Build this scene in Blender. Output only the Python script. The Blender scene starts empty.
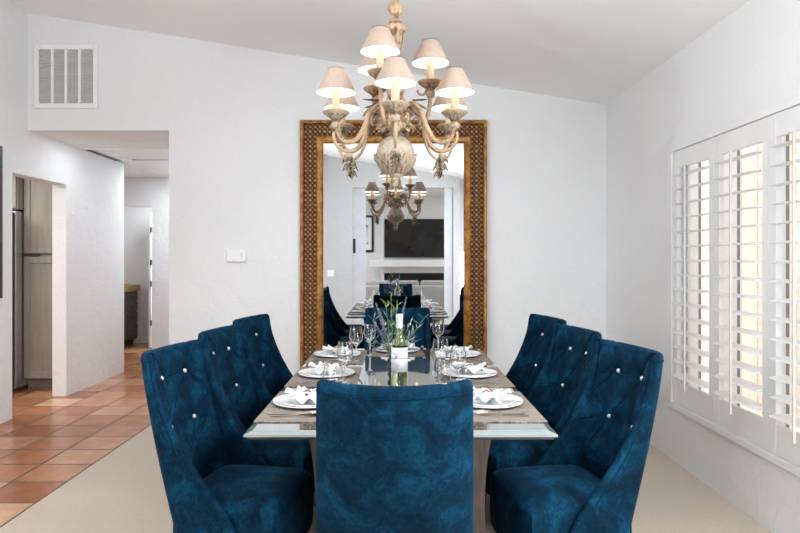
import bpy, bmesh, math, random
from mathutils import Vector, Matrix, noise
random.seed(7)
PI = math.pi
sc = bpy.context.scene
C = sc.collection
F, VX, HY, CH = 650.0, 396.0, 258.0, 1.39      # focal length in px, vanishing point, camera height

# ------------------------------------------------------------------ materials
def mat(name, base=(.8,.8,.8), rough=.5, metal=0, **kw):
    m = bpy.data.materials.new(name); m.use_nodes = True
    b = m.node_tree.nodes['Principled BSDF']
    b.inputs['Base Color'].default_value = (*base, 1)
    b.inputs['Roughness'].default_value = rough
    b.inputs['Metallic'].default_value = metal
    for k, v in kw.items():
        k = k.replace('_', ' ')
        b.inputs[k].default_value = (*v, 1) if isinstance(v, tuple) else v
    return m
def N(m, t, **kw):
    n = m.node_tree.nodes.new(t)
    for k, v in kw.items(): setattr(n, k, v)
    return n
def L(m, a, b): m.node_tree.links.new(a, b)
def bsdf(m): return m.node_tree.nodes['Principled BSDF']
def coords(m, scale=(1,1,1), src='Object'):
    tc = N(m, 'ShaderNodeTexCoord'); mp = N(m, 'ShaderNodeMapping')
    mp.inputs['Scale'].default_value = scale
    L(m, tc.outputs[src], mp.inputs['Vector']); return mp.outputs['Vector']
def noise_tex(m, vec, scale, detail=4, rough=.55, dist=0):
    n = N(m, 'ShaderNodeTexNoise'); n.inputs['Scale'].default_value = scale
    n.inputs['Detail'].default_value = detail; n.inputs['Roughness'].default_value = rough
    n.inputs['Distortion'].default_value = dist
    L(m, vec, n.inputs['Vector']); return n
def ramp(m, fac, stops):
    r = N(m, 'ShaderNodeValToRGB'); e = r.color_ramp.elements
    while len(e) < len(stops): e.new(.5)
    for i, (p, c) in enumerate(stops):
        e[i].position = p; e[i].color = (*c, 1)
    L(m, fac, r.inputs['Fac']); return r.outputs['Color']
def bump(m, h, strength=.2, dist=.01):
    b = N(m, 'ShaderNodeBump'); b.inputs['Strength'].default_value = strength; b.inputs['Distance'].default_value = dist
    L(m, h, b.inputs['Height']); L(m, b.outputs['Normal'], bsdf(m).inputs['Normal']); return b
def math_n(m, op, a, b=None):
    n = N(m, 'ShaderNodeMath', operation=op)
    for i, v in enumerate((a, b)):
        if v is None: continue
        if isinstance(v, (int, float)): n.inputs[i].default_value = v
        else: L(m, v, n.inputs[i])
    return n.outputs[0]

def noisy(name, c1, c2, scale, rough=.5, metal=0, bs=0, bd=.004, stretch=(1,1,1), detail=5, lo=.3, hi=.7, dist=0, **kw):
    m = mat(name, c1, rough, metal, **kw)
    v = coords(m, stretch); n = noise_tex(m, v, scale, detail, dist=dist)
    L(m, ramp(m, n.outputs['Fac'], [(lo, c1), (hi, c2)]), bsdf(m).inputs['Base Color'])
    if bs: bump(m, n.outputs['Fac'], bs, bd)
    return m

def stucco(name, c, big=.35, dist=.012):
    m = mat(name, c, .75)
    v = coords(m)
    n1 = noise_tex(m, v, 7.5, 3, .5, 1.0); n2 = noise_tex(m, v, 38, 3, .6)
    r = ramp(m, n1.outputs['Fac'], [(.44, (0,0,0)), (.56, (1,1,1))])
    s = math_n(m, 'ADD', math_n(m, 'MULTIPLY', r, .8), math_n(m, 'MULTIPLY', n2.outputs['Fac'], .25))
    bump(m, s, big, dist)
    return m
M = {}
M['wall'] = stucco('wall_stucco', (.77,.775,.78), .22, .010)
M['wall_rough'] = stucco('wall_rough_stucco', (.86,.865,.87), .19, .010)
M['ceiling'] = stucco('ceiling_paint', (.88,.885,.89), .08, .006)
M['white'] = noisy('white_paint', (.82,.82,.82), (.86,.86,.86), 6, .4)
M['pocket'] = noisy('pocket_door_white_dimmed', (.50,.515,.55), (.56,.575,.61), 6, .4)  # door white greyed in the colour, as the lamps overlight it
M['plank'] = noisy('soffit_planks', (.74,.735,.725), (.82,.815,.81), 3, .6, stretch=(1,9,1), bs=.15)
M['bathwall'] = noisy('bath_paint', (.78,.78,.79), (.83,.83,.84), 2, .6)
M['trim_white'] = noisy('shutter_paint', (.84,.84,.84), (.88,.88,.88), 5, .35)
M['louver'] = noisy('louver_paint', (.83,.82,.81), (.88,.875,.87), 5, .4)
M['rod'] = noisy('tilt_rod_paint', (.60,.55,.51), (.68,.63,.59), 9, .5)

# terracotta tiles 0.34 m, laid square to the room
m = mat('terracotta_tile', (.6,.3,.15), .22); M['tile'] = m
tc = N(m, 'ShaderNodeTexCoord'); sx = N(m, 'ShaderNodeSeparateXYZ'); L(m, tc.outputs['Object'], sx.inputs[0])
T = .343
u = math_n(m, 'DIVIDE', math_n(m, 'ADD', sx.outputs['X'], 2.045 + 40*T), T)
w = math_n(m, 'DIVIDE', math_n(m, 'ADD', sx.outputs['Y'], 40*T - 3.69), T)
fu, fw = math_n(m, 'FRACT', u), math_n(m, 'FRACT', w)
cx = N(m, 'ShaderNodeCombineXYZ'); L(m, math_n(m, 'FLOOR', u), cx.inputs[0]); L(m, math_n(m, 'FLOOR', w), cx.inputs[1])
wn = N(m, 'ShaderNodeTexWhiteNoise'); L(m, cx.outputs[0], wn.inputs['Vector'])
tone = ramp(m, wn.outputs['Value'], [(0, (.32,.115,.05)), (.3, (.41,.165,.075)), (.6, (.47,.21,.10)), (.85, (.57,.31,.165)), (1, (.64,.40,.24))])
n = noise_tex(m, tc.outputs['Object'], 7, 5, .6)
blot = ramp(m, n.outputs['Fac'], [(.3, (.78,.74,.7)), (.75, (1.12,1.12,1.12))])
mx = N(m, 'ShaderNodeMix', data_type='RGBA', blend_type='MULTIPLY'); mx.inputs['Factor'].default_value = 1
L(m, tone, mx.inputs['A']); L(m, blot, mx.inputs['B'])
du = math_n(m, 'ABSOLUTE', math_n(m, 'SUBTRACT', fu, .5)); dw = math_n(m, 'ABSOLUTE', math_n(m, 'SUBTRACT', fw, .5))
edge = math_n(m, 'MAXIMUM', du, dw); g = math_n(m, 'GREATER_THAN', edge, .480)
mg = N(m, 'ShaderNodeMix', data_type='RGBA'); L(m, g, mg.inputs['Factor']); L(m, mx.outputs['Result'], mg.inputs['A']); mg.inputs['B'].default_value = (.085,.055,.042,1)
L(m, mg.outputs['Result'], bsdf(m).inputs['Base Color'])
L(m, math_n(m, 'ADD', math_n(m, 'MULTIPLY', g, .5), .22), bsdf(m).inputs['Roughness'])
bump(m, math_n(m, 'SUBTRACT', math_n(m, 'MULTIPLY', n.outputs['Fac'], .3), g), .4, .006)

M['carpet'] = noisy('carpet_pile', (.45,.375,.30), (.58,.50,.41), 260, .95, bs=.6, bd=.004, detail=2)
# velvet
m = mat('teal_velvet', (.01,.08,.17), .78, Sheen_Weight=.04, Sheen_Roughness=.45, Sheen_Tint=(.25,.6,.95)); M['velvet'] = m
bsdf(m).inputs['Specular IOR Level'].default_value = .06
v = coords(m); n1 = noise_tex(m, v, 9, 6, .66, .5); n2 = noise_tex(m, v, 70, 4, .7)
s = math_n(m, 'ADD', math_n(m, 'MULTIPLY', n1.outputs['Fac'], .72), math_n(m, 'MULTIPLY', n2.outputs['Fac'], .28))
L(m, ramp(m, s, [(.38, (.0012,.009,.018)), (.5, (.0015,.0185,.041)), (.64, (.0034,.050,.102))]), bsdf(m).inputs['Base Color'])
bump(m, n2.outputs['Fac'], .12, .003)
M['velvet_dark'] = noisy('teal_velvet_seam', (.002,.012,.028), (.005,.03,.065), 40, 1.0, Specular_IOR_Level=.0)
M['crystal'] = mat('crystal', (.95,.95,.97), .08, .6, Coat_Weight=1.0)
M['leg_wood'] = noisy('chair_leg_wood', (.025,.016,.012), (.06,.04,.028), 12, .4, stretch=(6,6,1))
M['table_wood'] = noisy('table_base_wood', (.038,.024,.017), (.095,.064,.047), 9, .5, stretch=(7,7,.8), bs=.2)
M['table_glass'] = noisy('mirrored_table_glass', (.42,.48,.50), (.46,.52,.54), 2, .03, .82, Coat_Weight=1.0)
M['glass_edge'] = mat('table_glass_edge', (.34,.39,.38), .12, .4, Coat_Weight=1.0)
M['table_under'] = mat('table_under_frame', (.02,.018,.017), .5)
# woven placemat
m = mat('woven_mat', (.3,.25,.2), .85); M['mat'] = m
v = coords(m); wv = N(m, 'ShaderNodeTexWave', wave_type='BANDS', bands_direction='X'); wv.inputs['Scale'].default_value = 48; wv.inputs['Distortion'].default_value = 2.5; wv.inputs['Detail'].default_value = 2
L(m, v, wv.inputs['Vector'])
nn = noise_tex(m, coords(m, (7,1,1)), 14, 5, .75)
s = math_n(m, 'ADD', math_n(m, 'MULTIPLY', wv.outputs['Fac'], .4), math_n(m, 'MULTIPLY', nn.outputs['Fac'], .6))
L(m, ramp(m, s, [(.32, (.055,.04,.03)), (.5, (.20,.16,.125)), (.72, (.42,.36,.30))]), bsdf(m).inputs['Base Color'])
bump(m, s, .6, .003)
M['china'] = mat('white_china', (.76,.76,.765), .12, Coat_Weight=.6)
M['china_cool'] = mat('white_china_salad', (.70,.72,.75), .15, Coat_Weight=.6)
M['linen'] = noisy('white_linen', (.70,.70,.715), (.78,.78,.785), 120, .9, bs=.15, bd=.002)
M['twig'] = noisy('brown_tie', (.12,.06,.03), (.25,.14,.07), 60, .8)
M['steel'] = mat('cutlery_steel', (.72,.70,.68), .16, 1)
m = mat('clear_glass', (1,1,1), .0, Transmission_Weight=1.0, IOR=1.45); M['glass'] = m
m = mat('bottle_glass', (.80,.88,.50), .0, Transmission_Weight=1.0, IOR=1.35); M['bottle'] = m
M['label'] = noisy('bottle_label', (.58,.58,.62), (.64,.64,.67), 40, .5)
M['foil'] = noisy('bottle_foil', (.50,.53,.60), (.60,.63,.69), 30, .35)
M['ink'] = mat('label_ink', (.03,.03,.04), .6)
M['brass'] = mat('small_brass', (.62,.40,.18), .3, .9)
M['black'] = noisy('black_lacquer', (.012,.012,.013), (.02,.02,.022), 8, .35)
M['vase'] = mat('dark_vase', (.015,.018,.02), .2, Coat_Weight=.8)
M['stem'] = noisy('flower_stem', (.05,.12,.04), (.13,.22,.07), 30, .6)
M['leaf'] = noisy('bouquet_leaf', (.06,.14,.04), (.22,.33,.12), 20, .6)
M['leaf_grey'] = noisy('bouquet_silver_leaf', (.22,.28,.26), (.40,.45,.45), 20, .7)
M['lilac'] = noisy('lilac_petal', (.24,.17,.46), (.46,.38,.70), 40, .7)
M['pink'] = noisy('mauve_petal', (.36,.20,.36), (.55,.40,.55), 40, .7)
# chandelier
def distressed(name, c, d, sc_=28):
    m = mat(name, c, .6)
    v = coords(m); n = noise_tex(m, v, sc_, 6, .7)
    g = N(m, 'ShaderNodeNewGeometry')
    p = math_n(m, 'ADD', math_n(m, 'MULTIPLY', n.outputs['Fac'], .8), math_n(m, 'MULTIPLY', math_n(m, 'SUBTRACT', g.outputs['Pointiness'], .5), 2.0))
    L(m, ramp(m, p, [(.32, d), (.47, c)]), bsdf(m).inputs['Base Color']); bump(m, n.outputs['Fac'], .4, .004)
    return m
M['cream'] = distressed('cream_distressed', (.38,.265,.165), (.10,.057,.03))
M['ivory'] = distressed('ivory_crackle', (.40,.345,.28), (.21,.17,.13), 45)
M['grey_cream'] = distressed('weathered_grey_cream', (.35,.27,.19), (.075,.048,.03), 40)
M['candle'] = noisy('candle_sleeve', (.40,.295,.195), (.48,.37,.26), 25, .5)
M['shade_out'] = noisy('shade_taupe', (.33,.25,.20), (.39,.30,.245), 60, .8, Emission_Color=(1,.66,.45), Emission_Strength=.05)
M['shade_in'] = mat('shade_lining', (.95,.94,.92), .7, Emission_Color=(1,.95,.86), Emission_Strength=.9)
M['shade_rim'] = mat('shade_rim', (.08,.055,.045), .6)
M['bulb'] = mat('bulb', (1,1,1), .4, Emission_Color=(1,.86,.62), Emission_Strength=9.0)
# mirror frame
m = mat('gilt_bamboo', (.4,.22,.06), .38, .25); M['gilt'] = m
v = coords(m); n = noise_tex(m, v, 14, 5, .7, .6)
L(m, ramp(m, n.outputs['Fac'], [(.3, (.07,.024,.006)), (.48, (.26,.105,.012)), (.7, (.46,.23,.035))]), bsdf(m).inputs['Base Color'])
bump(m, n.outputs['Fac'], .3, .006)
m = mat('woven_cane', (.2,.1,.05), .5); M['cane'] = m
tc = N(m, 'ShaderNodeTexCoord'); mp = N(m, 'ShaderNodeMapping'); mp.inputs['Rotation'].default_value = (0, PI/4, 0)
L(m, tc.outputs['Object'], mp.inputs['Vector']); sp = N(m, 'ShaderNodeSeparateXYZ'); L(m, mp.outputs[0], sp.inputs[0])
P = 2*PI/.062
sA = math_n(m, 'SINE', math_n(m, 'MULTIPLY', sp.outputs['X'], P)); sB = math_n(m, 'SINE', math_n(m, 'MULTIPLY', sp.outputs['Z'], P))
par = math_n(m, 'GREATER_THAN', math_n(m, 'MULTIPLY', math_n(m, 'SINE', math_n(m, 'MULTIPLY', sp.outputs['X'], P)), math_n(m, 'SINE', math_n(m, 'MULTIPLY', sp.outputs['Z'], P))), 0)
aA, aB = math_n(m, 'ABSOLUTE', sA), math_n(m, 'ABSOLUTE', sB)
h = math_n(m, 'ADD', math_n(m, 'MULTIPLY', par, math_n(m, 'MULTIPLY', aA, math_n(m, 'POWER', aB, .45))), math_n(m, 'MULTIPLY', math_n(m, 'SUBTRACT', 1, par), math_n(m, 'MULTIPLY', math_n(m, 'MULTIPLY', aB, math_n(m, 'POWER', aA, .45)), .62)))
L(m, ramp(m, h, [(0, (.02,.009,.004)), (.3, (.08,.032,.012)), (.6, (.27,.125,.04)), (1, (.50,.28,.10))]), bsdf(m).inputs['Base Color'])
bump(m, h, 1.0, .012)
M['mirror'] = mat('silvered_mirror', (.79,.805,.82), .0, 1)
M['vent_grey'] = noisy('vent_louvre_grey', (.45,.45,.445), (.50,.50,.495), 8, .6)
m = M['vent_grey']; v = coords(m); wv = N(m, 'ShaderNodeTexWave', wave_type='BANDS', bands_direction='Z'); wv.inputs['Scale'].default_value = 16; L(m, v, wv.inputs['Vector']); bump(m, wv.outputs['Fac'], .6, .01)
M['cabinet'] = noisy('greige_cabinet', (.30,.275,.235), (.385,.35,.30), 5, .45, stretch=(5,5,.7))
M['cab_dark'] = mat('dark_fittings_gap_shade', (.05,.045,.04), .6)  # dark finish of hinges, handles and rails; also the ceiling gap strip
M['fridge_side'] = mat('fridge_side', (.03,.032,.035), .45)
M['fridge_steel'] = noisy('brushed_steel', (.52,.53,.55), (.60,.61,.63), 4, .28, .8, stretch=(1,1,30))
M['granite'] = noisy('gold_granite', (.30,.19,.045), (.55,.38,.11), 60, .2, detail=6)
M['vanity'] = noisy('vanity_wood', (.06,.048,.036), (.12,.095,.07), 8, .45, stretch=(6,6,1))
M['tv'] = noisy('television_screen', (.012,.011,.011), (.022,.020,.019), 3, .12)
M['fire'] = mat('firebox_black', (.008,.010,.012), .2)
M['sofa'] = noisy('sofa_grey', (.40,.385,.37), (.47,.455,.44), 40, .9)
M['teal_art'] = noisy('teal_artwork', (.75,.8,.82), (.02,.30,.40), 5, .6, lo=.45, hi=.6)
M['matboard'] = mat('matboard', (.85,.86,.87), .7)
M['art_dark'] = noisy('dark_artwork', (.02,.02,.022), (.05,.05,.055), 4, .5)
M['plastic'] = noisy('white_plastic', (.80,.80,.79), (.84,.84,.83), 10, .35)
M['fence'] = noisy('peach_fence', (.74,.60,.50), (.83,.71,.61), 6, .8, stretch=(1,6,.6))
M['ground'] = noisy('pale_gravel', (.70,.68,.65), (.82,.80,.77), 40, .9)
M['alu'] = mat('window_frame_dark', (.30,.31,.33), .4, .3)
m = bpy.data.materials.new('backlit_white'); m.use_nodes = True; M['backlit'] = m  # translucent white that passes daylight, for the added bright strips
tr = N(m, 'ShaderNodeBsdfTranslucent'); tr.inputs['Color'].default_value = (.93,.96,1,1); mxs = N(m, 'ShaderNodeMixShader'); mxs.inputs['Fac'].default_value = .25
L(m, tr.outputs[0], mxs.inputs[1]); L(m, bsdf(m).outputs[0], mxs.inputs[2]); L(m, mxs.outputs[0], m.node_tree.nodes['Material Output'].inputs['Surface'])
m = bpy.data.materials.new('window_pane'); m.use_nodes = True; M['pane'] = m
tr = N(m, 'ShaderNodeBsdfTransparent'); gl_ = N(m, 'ShaderNodeBsdfGlossy'); gl_.inputs['Roughness'].default_value = .02
mxs = N(m, 'ShaderNodeMixShader'); mxs.inputs[0].default_value = .05; L(m, tr.outputs[0], mxs.inputs[1]); L(m, gl_.outputs[0], mxs.inputs[2])
L(m, mxs.outputs[0], m.node_tree.nodes['Material Output'].inputs['Surface'])
M['lamp'] = mat('recessed_lamp', (1,1,1), .5, Emission_Color=(1,.97,.92), Emission_Strength=2.0)

# ------------------------------------------------------------------ mesh helpers
class MB:
    def __init__(s): s.bm = bmesh.new()
    def box(s, x0, x1, y0, y1, z0, z1, bev=0, seg=2):
        r = bmesh.ops.create_cube(s.bm, size=1)
        bmesh.ops.scale(s.bm, vec=(abs(x1-x0), abs(y1-y0), abs(z1-z0)), verts=r['verts'])
        bmesh.ops.translate(s.bm, vec=((x0+x1)/2, (y0+y1)/2, (z0+z1)/2), verts=r['verts'])
        if bev:
            es = {e for v in r['verts'] for e in v.link_edges}
            bmesh.ops.bevel(s.bm, geom=list(es), offset=bev, segments=seg, affect='EDGES', profile=.5)
        return s
    def lathe(s, prof, seg=24, c=(0,0,0), ax=None):
        rings = []
        for r, z in prof:
            if r <= 1e-6: rings.append([s.bm.verts.new((c[0], c[1], c[2]+z))])
            else: rings.append([s.bm.verts.new((c[0]+r*math.cos(2*PI*k/seg), c[1]+r*math.sin(2*PI*k/seg), c[2]+z)) for k in range(seg)])
        for a, b in zip(rings, rings[1:]):
            for k in range(seg):
                k2 = (k+1) % seg
                vs = [a[k % len(a)], a[k2 % len(a)], b[k2 % len(b)], b[k % len(b)]]
                vs2 = []
                for q in vs:
                    if q not in vs2: vs2.append(q)
                if len(vs2) > 2:
                    try: s.bm.faces.new(vs2)
                    except ValueError: pass
        return s
    def tube(s, pts, rad, seg=10, cap=True):
        pts = [Vector(p) for p in pts]; n = len(pts)
        rad = rad if isinstance(rad, (list, tuple)) else [rad]*n
        rings = []; up = None
        for i, p in enumerate(pts):
            t = (pts[min(i+1, n-1)] - pts[max(i-1, 0)]).normalized()
            if up is None:
                up = Vector((0,0,1)) if abs(t.z) < .9 else Vector((1,0,0))
            a = t.cross(up)
            if a.length < 1e-4: a = t.cross(Vector((0,1,0)))
            a.normalize(); b = a.cross(t).normalized(); up = b
            rings.append([s.bm.verts.new(p + (a*math.cos(2*PI*k/seg) + b*math.sin(2*PI*k/seg))*rad[i]) for k in range(seg)])
        for r0, r1 in zip(rings, rings[1:]):
            for k in range(seg):
                s.bm.faces.new((r0[k], r0[(k+1)%seg], r1[(k+1)%seg], r1[k]))
        if cap:
            s.bm.faces.new(rings[0][::-1]); s.bm.faces.new(rings[-1])
        return s
    def poly(s, pts): s.bm.faces.new([s.bm.verts.new(p) for p in pts]); return s
    def grid(s, fn, nu, nv):
        g = [[s.bm.verts.new(fn(i/nu, j/nv)) for j in range(nv+1)] for i in range(nu+1)]
        for i in range(nu):
            for j in range(nv): s.bm.faces.new((g[i][j], g[i+1][j], g[i+1][j+1], g[i][j+1]))
        return s
    def prism(s, pts, d):
        """closed outline pts (list of 3-D points) pushed along vector d"""
        d = Vector(d); a = [s.bm.verts.new(p) for p in pts]; b = [s.bm.verts.new(Vector(p)+d) for p in pts]
        s.bm.faces.new(a[::-1]); s.bm.faces.new(b)
        for k in range(len(a)):
            s.bm.faces.new((a[k], a[(k+1) % len(a)], b[(k+1) % len(a)], b[k]))
        return s
    def xf(s, mtx): bmesh.ops.transform(s.bm, matrix=mtx, verts=s.bm.verts); return s
    def build(s, name, m, parent=None, smooth=False, loc=None, sharp=None):
        bmesh.ops.recalc_face_normals(s.bm, faces=s.bm.faces)
        me = bpy.data.meshes.new(name); s.bm.to_mesh(me); s.bm.free()
        o = bpy.data.objects.new(name, me); C.objects.link(o)
        for q in (m if isinstance(m, (list, tuple)) else [m]): me.materials.append(q)
        if smooth:
            for p in me.polygons: p.use_smooth = True
            if sharp: me.set_sharp_from_angle(angle=math.radians(sharp))
        if parent: o.parent = parent
        if loc: o.location = loc
        return o
def tag(o, label=None, cat=None, group=None, kind=None):
    if label: o['label'] = label
    if cat: o['category'] = cat
    if group: o['group'] = group
    if kind: o['kind'] = kind
    return o
def thing(name, label, cat, loc=(0,0,0), rz=0, group=None):
    o = bpy.data.objects.new(name, None); C.objects.link(o); o.empty_display_size = .05
    o.location = loc; o.rotation_euler = (0,0,rz)
    return tag(o, label, cat, group)
def kids(o): return [c for c in bpy.data.objects if c.parent == o]
def copy_tree(o, parent=None):
    c = o.copy(); C.objects.link(c)
    if parent: c.parent = parent
    for ch in kids(o): copy_tree(ch, c)
    return c
def struct(mb, name, m, parent=None, **k):
    o = mb.build(name, m, parent, **k)
    if not parent: o['kind'] = 'structure'
    return o
def box(name, m, b, parent=None, bev=0): return MB().box(*b, bev=bev).build(name, m, parent)
def smoothpath(pts, n=6):
    """Catmull-Rom through pts"""
    P = [Vector(p) for p in pts]; out = []
    for i in range(len(P)-1):
        p0, p1, p2, p3 = P[max(i-1,0)], P[i], P[i+1], P[min(i+2, len(P)-1)]
        for k in range(n):
            t = k/n
            out.append(.5*((2*p1) + (p2-p0)*t + (2*p0-5*p1+4*p2-p3)*t*t + (3*p1-p0-3*p2+p3)*t**3))
    out.append(P[-1]); return out
def lerp_tab(tab, x):
    for (a, b), (c, d) in zip(tab, tab[1:]):
        if x <= c:
            t = (x-a)/(c-a) if c > a else 0
            t = min(max(t, 0), 1); return b + (d-b)*t
    return tab[-1][1]

# ------------------------------------------------------------------ camera
cam = bpy.data.cameras.new('camera'); co = bpy.data.objects.new('camera', cam); C.objects.link(co)
co.location = (0, 0, CH); co.rotation_euler = (PI/2, 0, 0)
cam.sensor_width = 36; cam.lens = F/800*36
cam.shift_x = (400-VX)/800; cam.shift_y = -(266.5-HY)/800
cam.clip_start = .05
sc.camera = co

# ------------------------------------------------------------------ room shell
XL, XR, YF, YB = -3.318, 1.893, 5.86, -.35
def cz(x): return 3.071 - .159*x
XH = -2.046          # right jamb of the hall opening
HZ = 2.54            # hall ceiling
# far wall as an L of prism pieces
mb = MB()
mb.prism([(XH,YF,0),(XR+.15,YF,0),(XR+.15,YF,cz(XR+.15)+.1),(XL-.14,YF,cz(XL-.14)+.1),(XL-.14,YF,HZ),(XH,YF,HZ)], (0,.16,0))
struct(mb, 'wall_far', M['wall'])
# left wall with the kitchen doorway (Y 5.62..6.52, z<2.13)
DY0, DY1, DZ, YE = 5.62, 6.54, 2.13, 7.93
mb = MB()
mb.prism([(XL,YB,0),(XL,DY0,0),(XL,DY0,DZ),(XL,DY1,DZ),(XL,DY1,0),(XL,YE,0),(XL,YE,HZ),(XL,YF,HZ),(XL,YF,cz(XL)+.1),(XL,YB,cz(XL)+.1)], (-.14,0,0))
struct(mb, 'wall_left', M['wall'])
# right wall with window opening
WY0, WY1, WZ0, WZ1 = 1.56, 4.43, .40, 2.12
mb = MB()
zt = cz(XR)+.1
for b in ((YB,WY0,0,zt),(WY1,YF,0,zt),(WY0,WY1,0,WZ0),(WY0,WY1,WZ1,zt)): mb.box(XR, XR+.12, *b)
struct(mb, 'wall_right', M['wall_rough'])
mb = MB(); mb.prism([(XL-.14,YB-.15,cz(XL-.14)),(XR+.16,YB-.15,cz(XR+.16)),(XR+.16,YB-.15,cz(XR+.16)+.12),(XL-.14,YB-.15,cz(XL-.14)+.12)], (0,YF-YB+.31,0))
struct(mb, 'ceiling', M['ceiling'])
struct(MB().box(XH+.016, XR, YB-.15, YF, -.1, .006), 'floor', M['carpet'])
struct(MB().box(-7, XH+.016, YB-.15, 12, -.1, 0), 'floor_tile', M['tile'])
# rear wall with wide opening to the living room
OX0, OX1, OZ = -.80, 1.06, 2.69
mb = MB()
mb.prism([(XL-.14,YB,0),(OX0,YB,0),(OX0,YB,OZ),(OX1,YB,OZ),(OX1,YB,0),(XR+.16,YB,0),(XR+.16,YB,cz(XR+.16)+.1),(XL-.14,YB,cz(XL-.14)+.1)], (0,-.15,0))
struct(mb, 'wall_rear', stucco('rear_wall_stucco_dimmed', (.50,.505,.515), .2, .01))  # wall stucco darkened in the colour, to tone down its overlit reflection
# hall beyond the opening
mb = MB(); mb.box(-6.9, XH+.15, YF+.16, 6.80, HZ, HZ+.1); struct(mb, 'ceiling_hall', M['plank'])
mb = MB(); mb.box(-6.9, XH+.15, 6.80, 7.74, HZ+.03, HZ+.1)
mb.box(-3.46, XH+.15, 6.79, 6.84, HZ-.012, HZ+.06); mb.box(-3.2, -3.14, 6.84, 7.74, HZ-.01, HZ+.05); struct(mb, 'ceiling_hall', M['white'])
mb = MB(); mb.box(-6.9, XH+.15, 7.80, 12, HZ+.02, HZ+.12); struct(mb, 'ceiling_hall', M['white'])
mb = MB(); mb.box(-6.9, XH+.15, 7.74, 7.80, HZ+.10, HZ+.12); struct(mb, 'ceiling_gap_shade', M['cab_dark'])  # dark strip closing the ceiling slot, its shade put in as colour
mb = MB(); mb.box(XH, XH+.15, YF+.16, 12, 0, HZ+.1); struct(mb, 'wall_hall', M['wall'])
# hall end wall with the bath doorway
BX = -3.53
mb = MB(); mb.prism([(BX,9.4,0),(XH,9.4,0),(XH,9.4,HZ+.1),(-6.9,9.4,HZ+.1),(-6.9,9.4,2.13),(BX,9.4,2.13)], (0,.12,0)); struct(mb, 'wall_hall_end', M['wall'])
mb = MB(); mb.box(-5.0, XH, 10.62, 10.72, 0, HZ+.1); struct(mb, 'wall_bath', M['bathwall'])
mb = MB(); mb.box(-5.0, -4.9, 9.52, 10.62, 0, HZ+.1); struct(mb, 'wall_bath', M['bathwall'])
mb = MB(); mb.box(-4.9, XH, 10.60, 10.62, 0, .10); struct(mb, 'baseboard_bath', M['white'])
mb = MB(); mb.box(-7.0, -6.9, YB-.15, 12, 0, HZ+.1); struct(mb, 'wall_outer_left', M['wall'])
mb = MB(); mb.box(-6.9, XL-.14, 7.80, 7.93, 0, HZ+.1); struct(mb, 'wall_kitchen_far', M['wall'])
mb = MB(); mb.box(-6.9, XL-.14, 3.6, 3.7, 0, HZ+.1); struct(mb, 'wall_kitchen_near', M['wall'])
mb = MB(); mb.box(-6.9, XL-.14, 3.6, YF+.16, HZ, HZ+.1); struct(mb, 'ceiling_kitchen', M['white'])
# white door standing open inside the bath
dr = struct(MB().box(-3.80, -3.762, 9.98, 10.58, .01, 2.08, bev=.004), 'door_1', M['white'])
for z in (1.78, 1.28, .95, .35):
    MB().box(-3.768, -3.748, 9.965, 9.995, z, z+.085).build('door_hinge', M['cab_dark'], dr)
# recessed lamp and access panel
t = thing('recessed_light', 'small round recessed light in the hall ceiling', 'ceiling light', (-3.33, 8.75, HZ+.021))
MB().lathe([(.075,.03),(.075,-.008),(.055,-.010),(.055,-.002)], 20).build('trim_ring', M['white'], t, True, sharp=40)
MB().lathe([(0,-.003),(.056,-.003)], 20).build('lens', M['plastic'], t)

# kitchen pieces seen through the doorway
t = thing('pantry_cabinet', 'tall greige pantry cabinet with panel doors beside the fridge', 'cabinet', (-3.9, 6.92, 0))
MB().box(-.05,.42,0,.6,.10,2.50).build('carcass', M['cabinet'], t)
MB().box(-.05,.42,.06,.6,0,.10).build('toe_kick', M['cabinet'], t)
for z0, z1 in ((.115,1.405),(1.440,2.49)):
    mb = MB(); y = -.022
    mb.box(-.045,.41,y,0,z0,z1); 
    mb.box(-.045,.02,y-.012,y,z0,z1,.003); mb.box(.34,.41,y-.012,y,z0,z1,.003); mb.box(.02,.34,y-.012,y,z0,z0+.07,.003); mb.box(.02,.34,y-.012,y,z1-.07,z1,.003)
    d = mb.build('door', M['cabinet'], t)
    zz = 1.345 if z0 < 1 else 1.385
MB().box(-.045,.12,-.05,-.02,1.410,1.434,.004).build('handle', M['cab_dark'], t)
t = thing('refrigerator', 'stainless steel refrigerator edge seen through the kitchen doorway', 'refrigerator', (-4.34, 6.55, 0))
MB().box(-.38,.385,.215,.9,.03,1.88,.006).build('body', M['fridge_steel'], t)
MB().box(-.37,.372,.150,.215,.04,1.86).build('door_seal', M['fridge_side'], t)
MB().box(-.38,.385,0,.150,.04,1.88,.012).build('door', M['fridge_steel'], t)
MB().tube([(.28,-.05,.5),(.28,-.05,1.6)], .012).build('handle', M['fridge_steel'], t)
MB().box(-.36,.36,.15,.85,0,.03).build('foot_rail', M['cab_dark'], t)
t = thing('wall_cabinet', 'greige upper cabinet mounted above the refrigerator', 'cabinet', (-4.34, 6.80, 1.90))
MB().box(-.4,.385,0,.65,0,.6).build('carcass', M['cabinet'], t)
MB().box(-.39,.375,-.022,0,.01,.59,.004).build('door', M['cabinet'], t)
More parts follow.
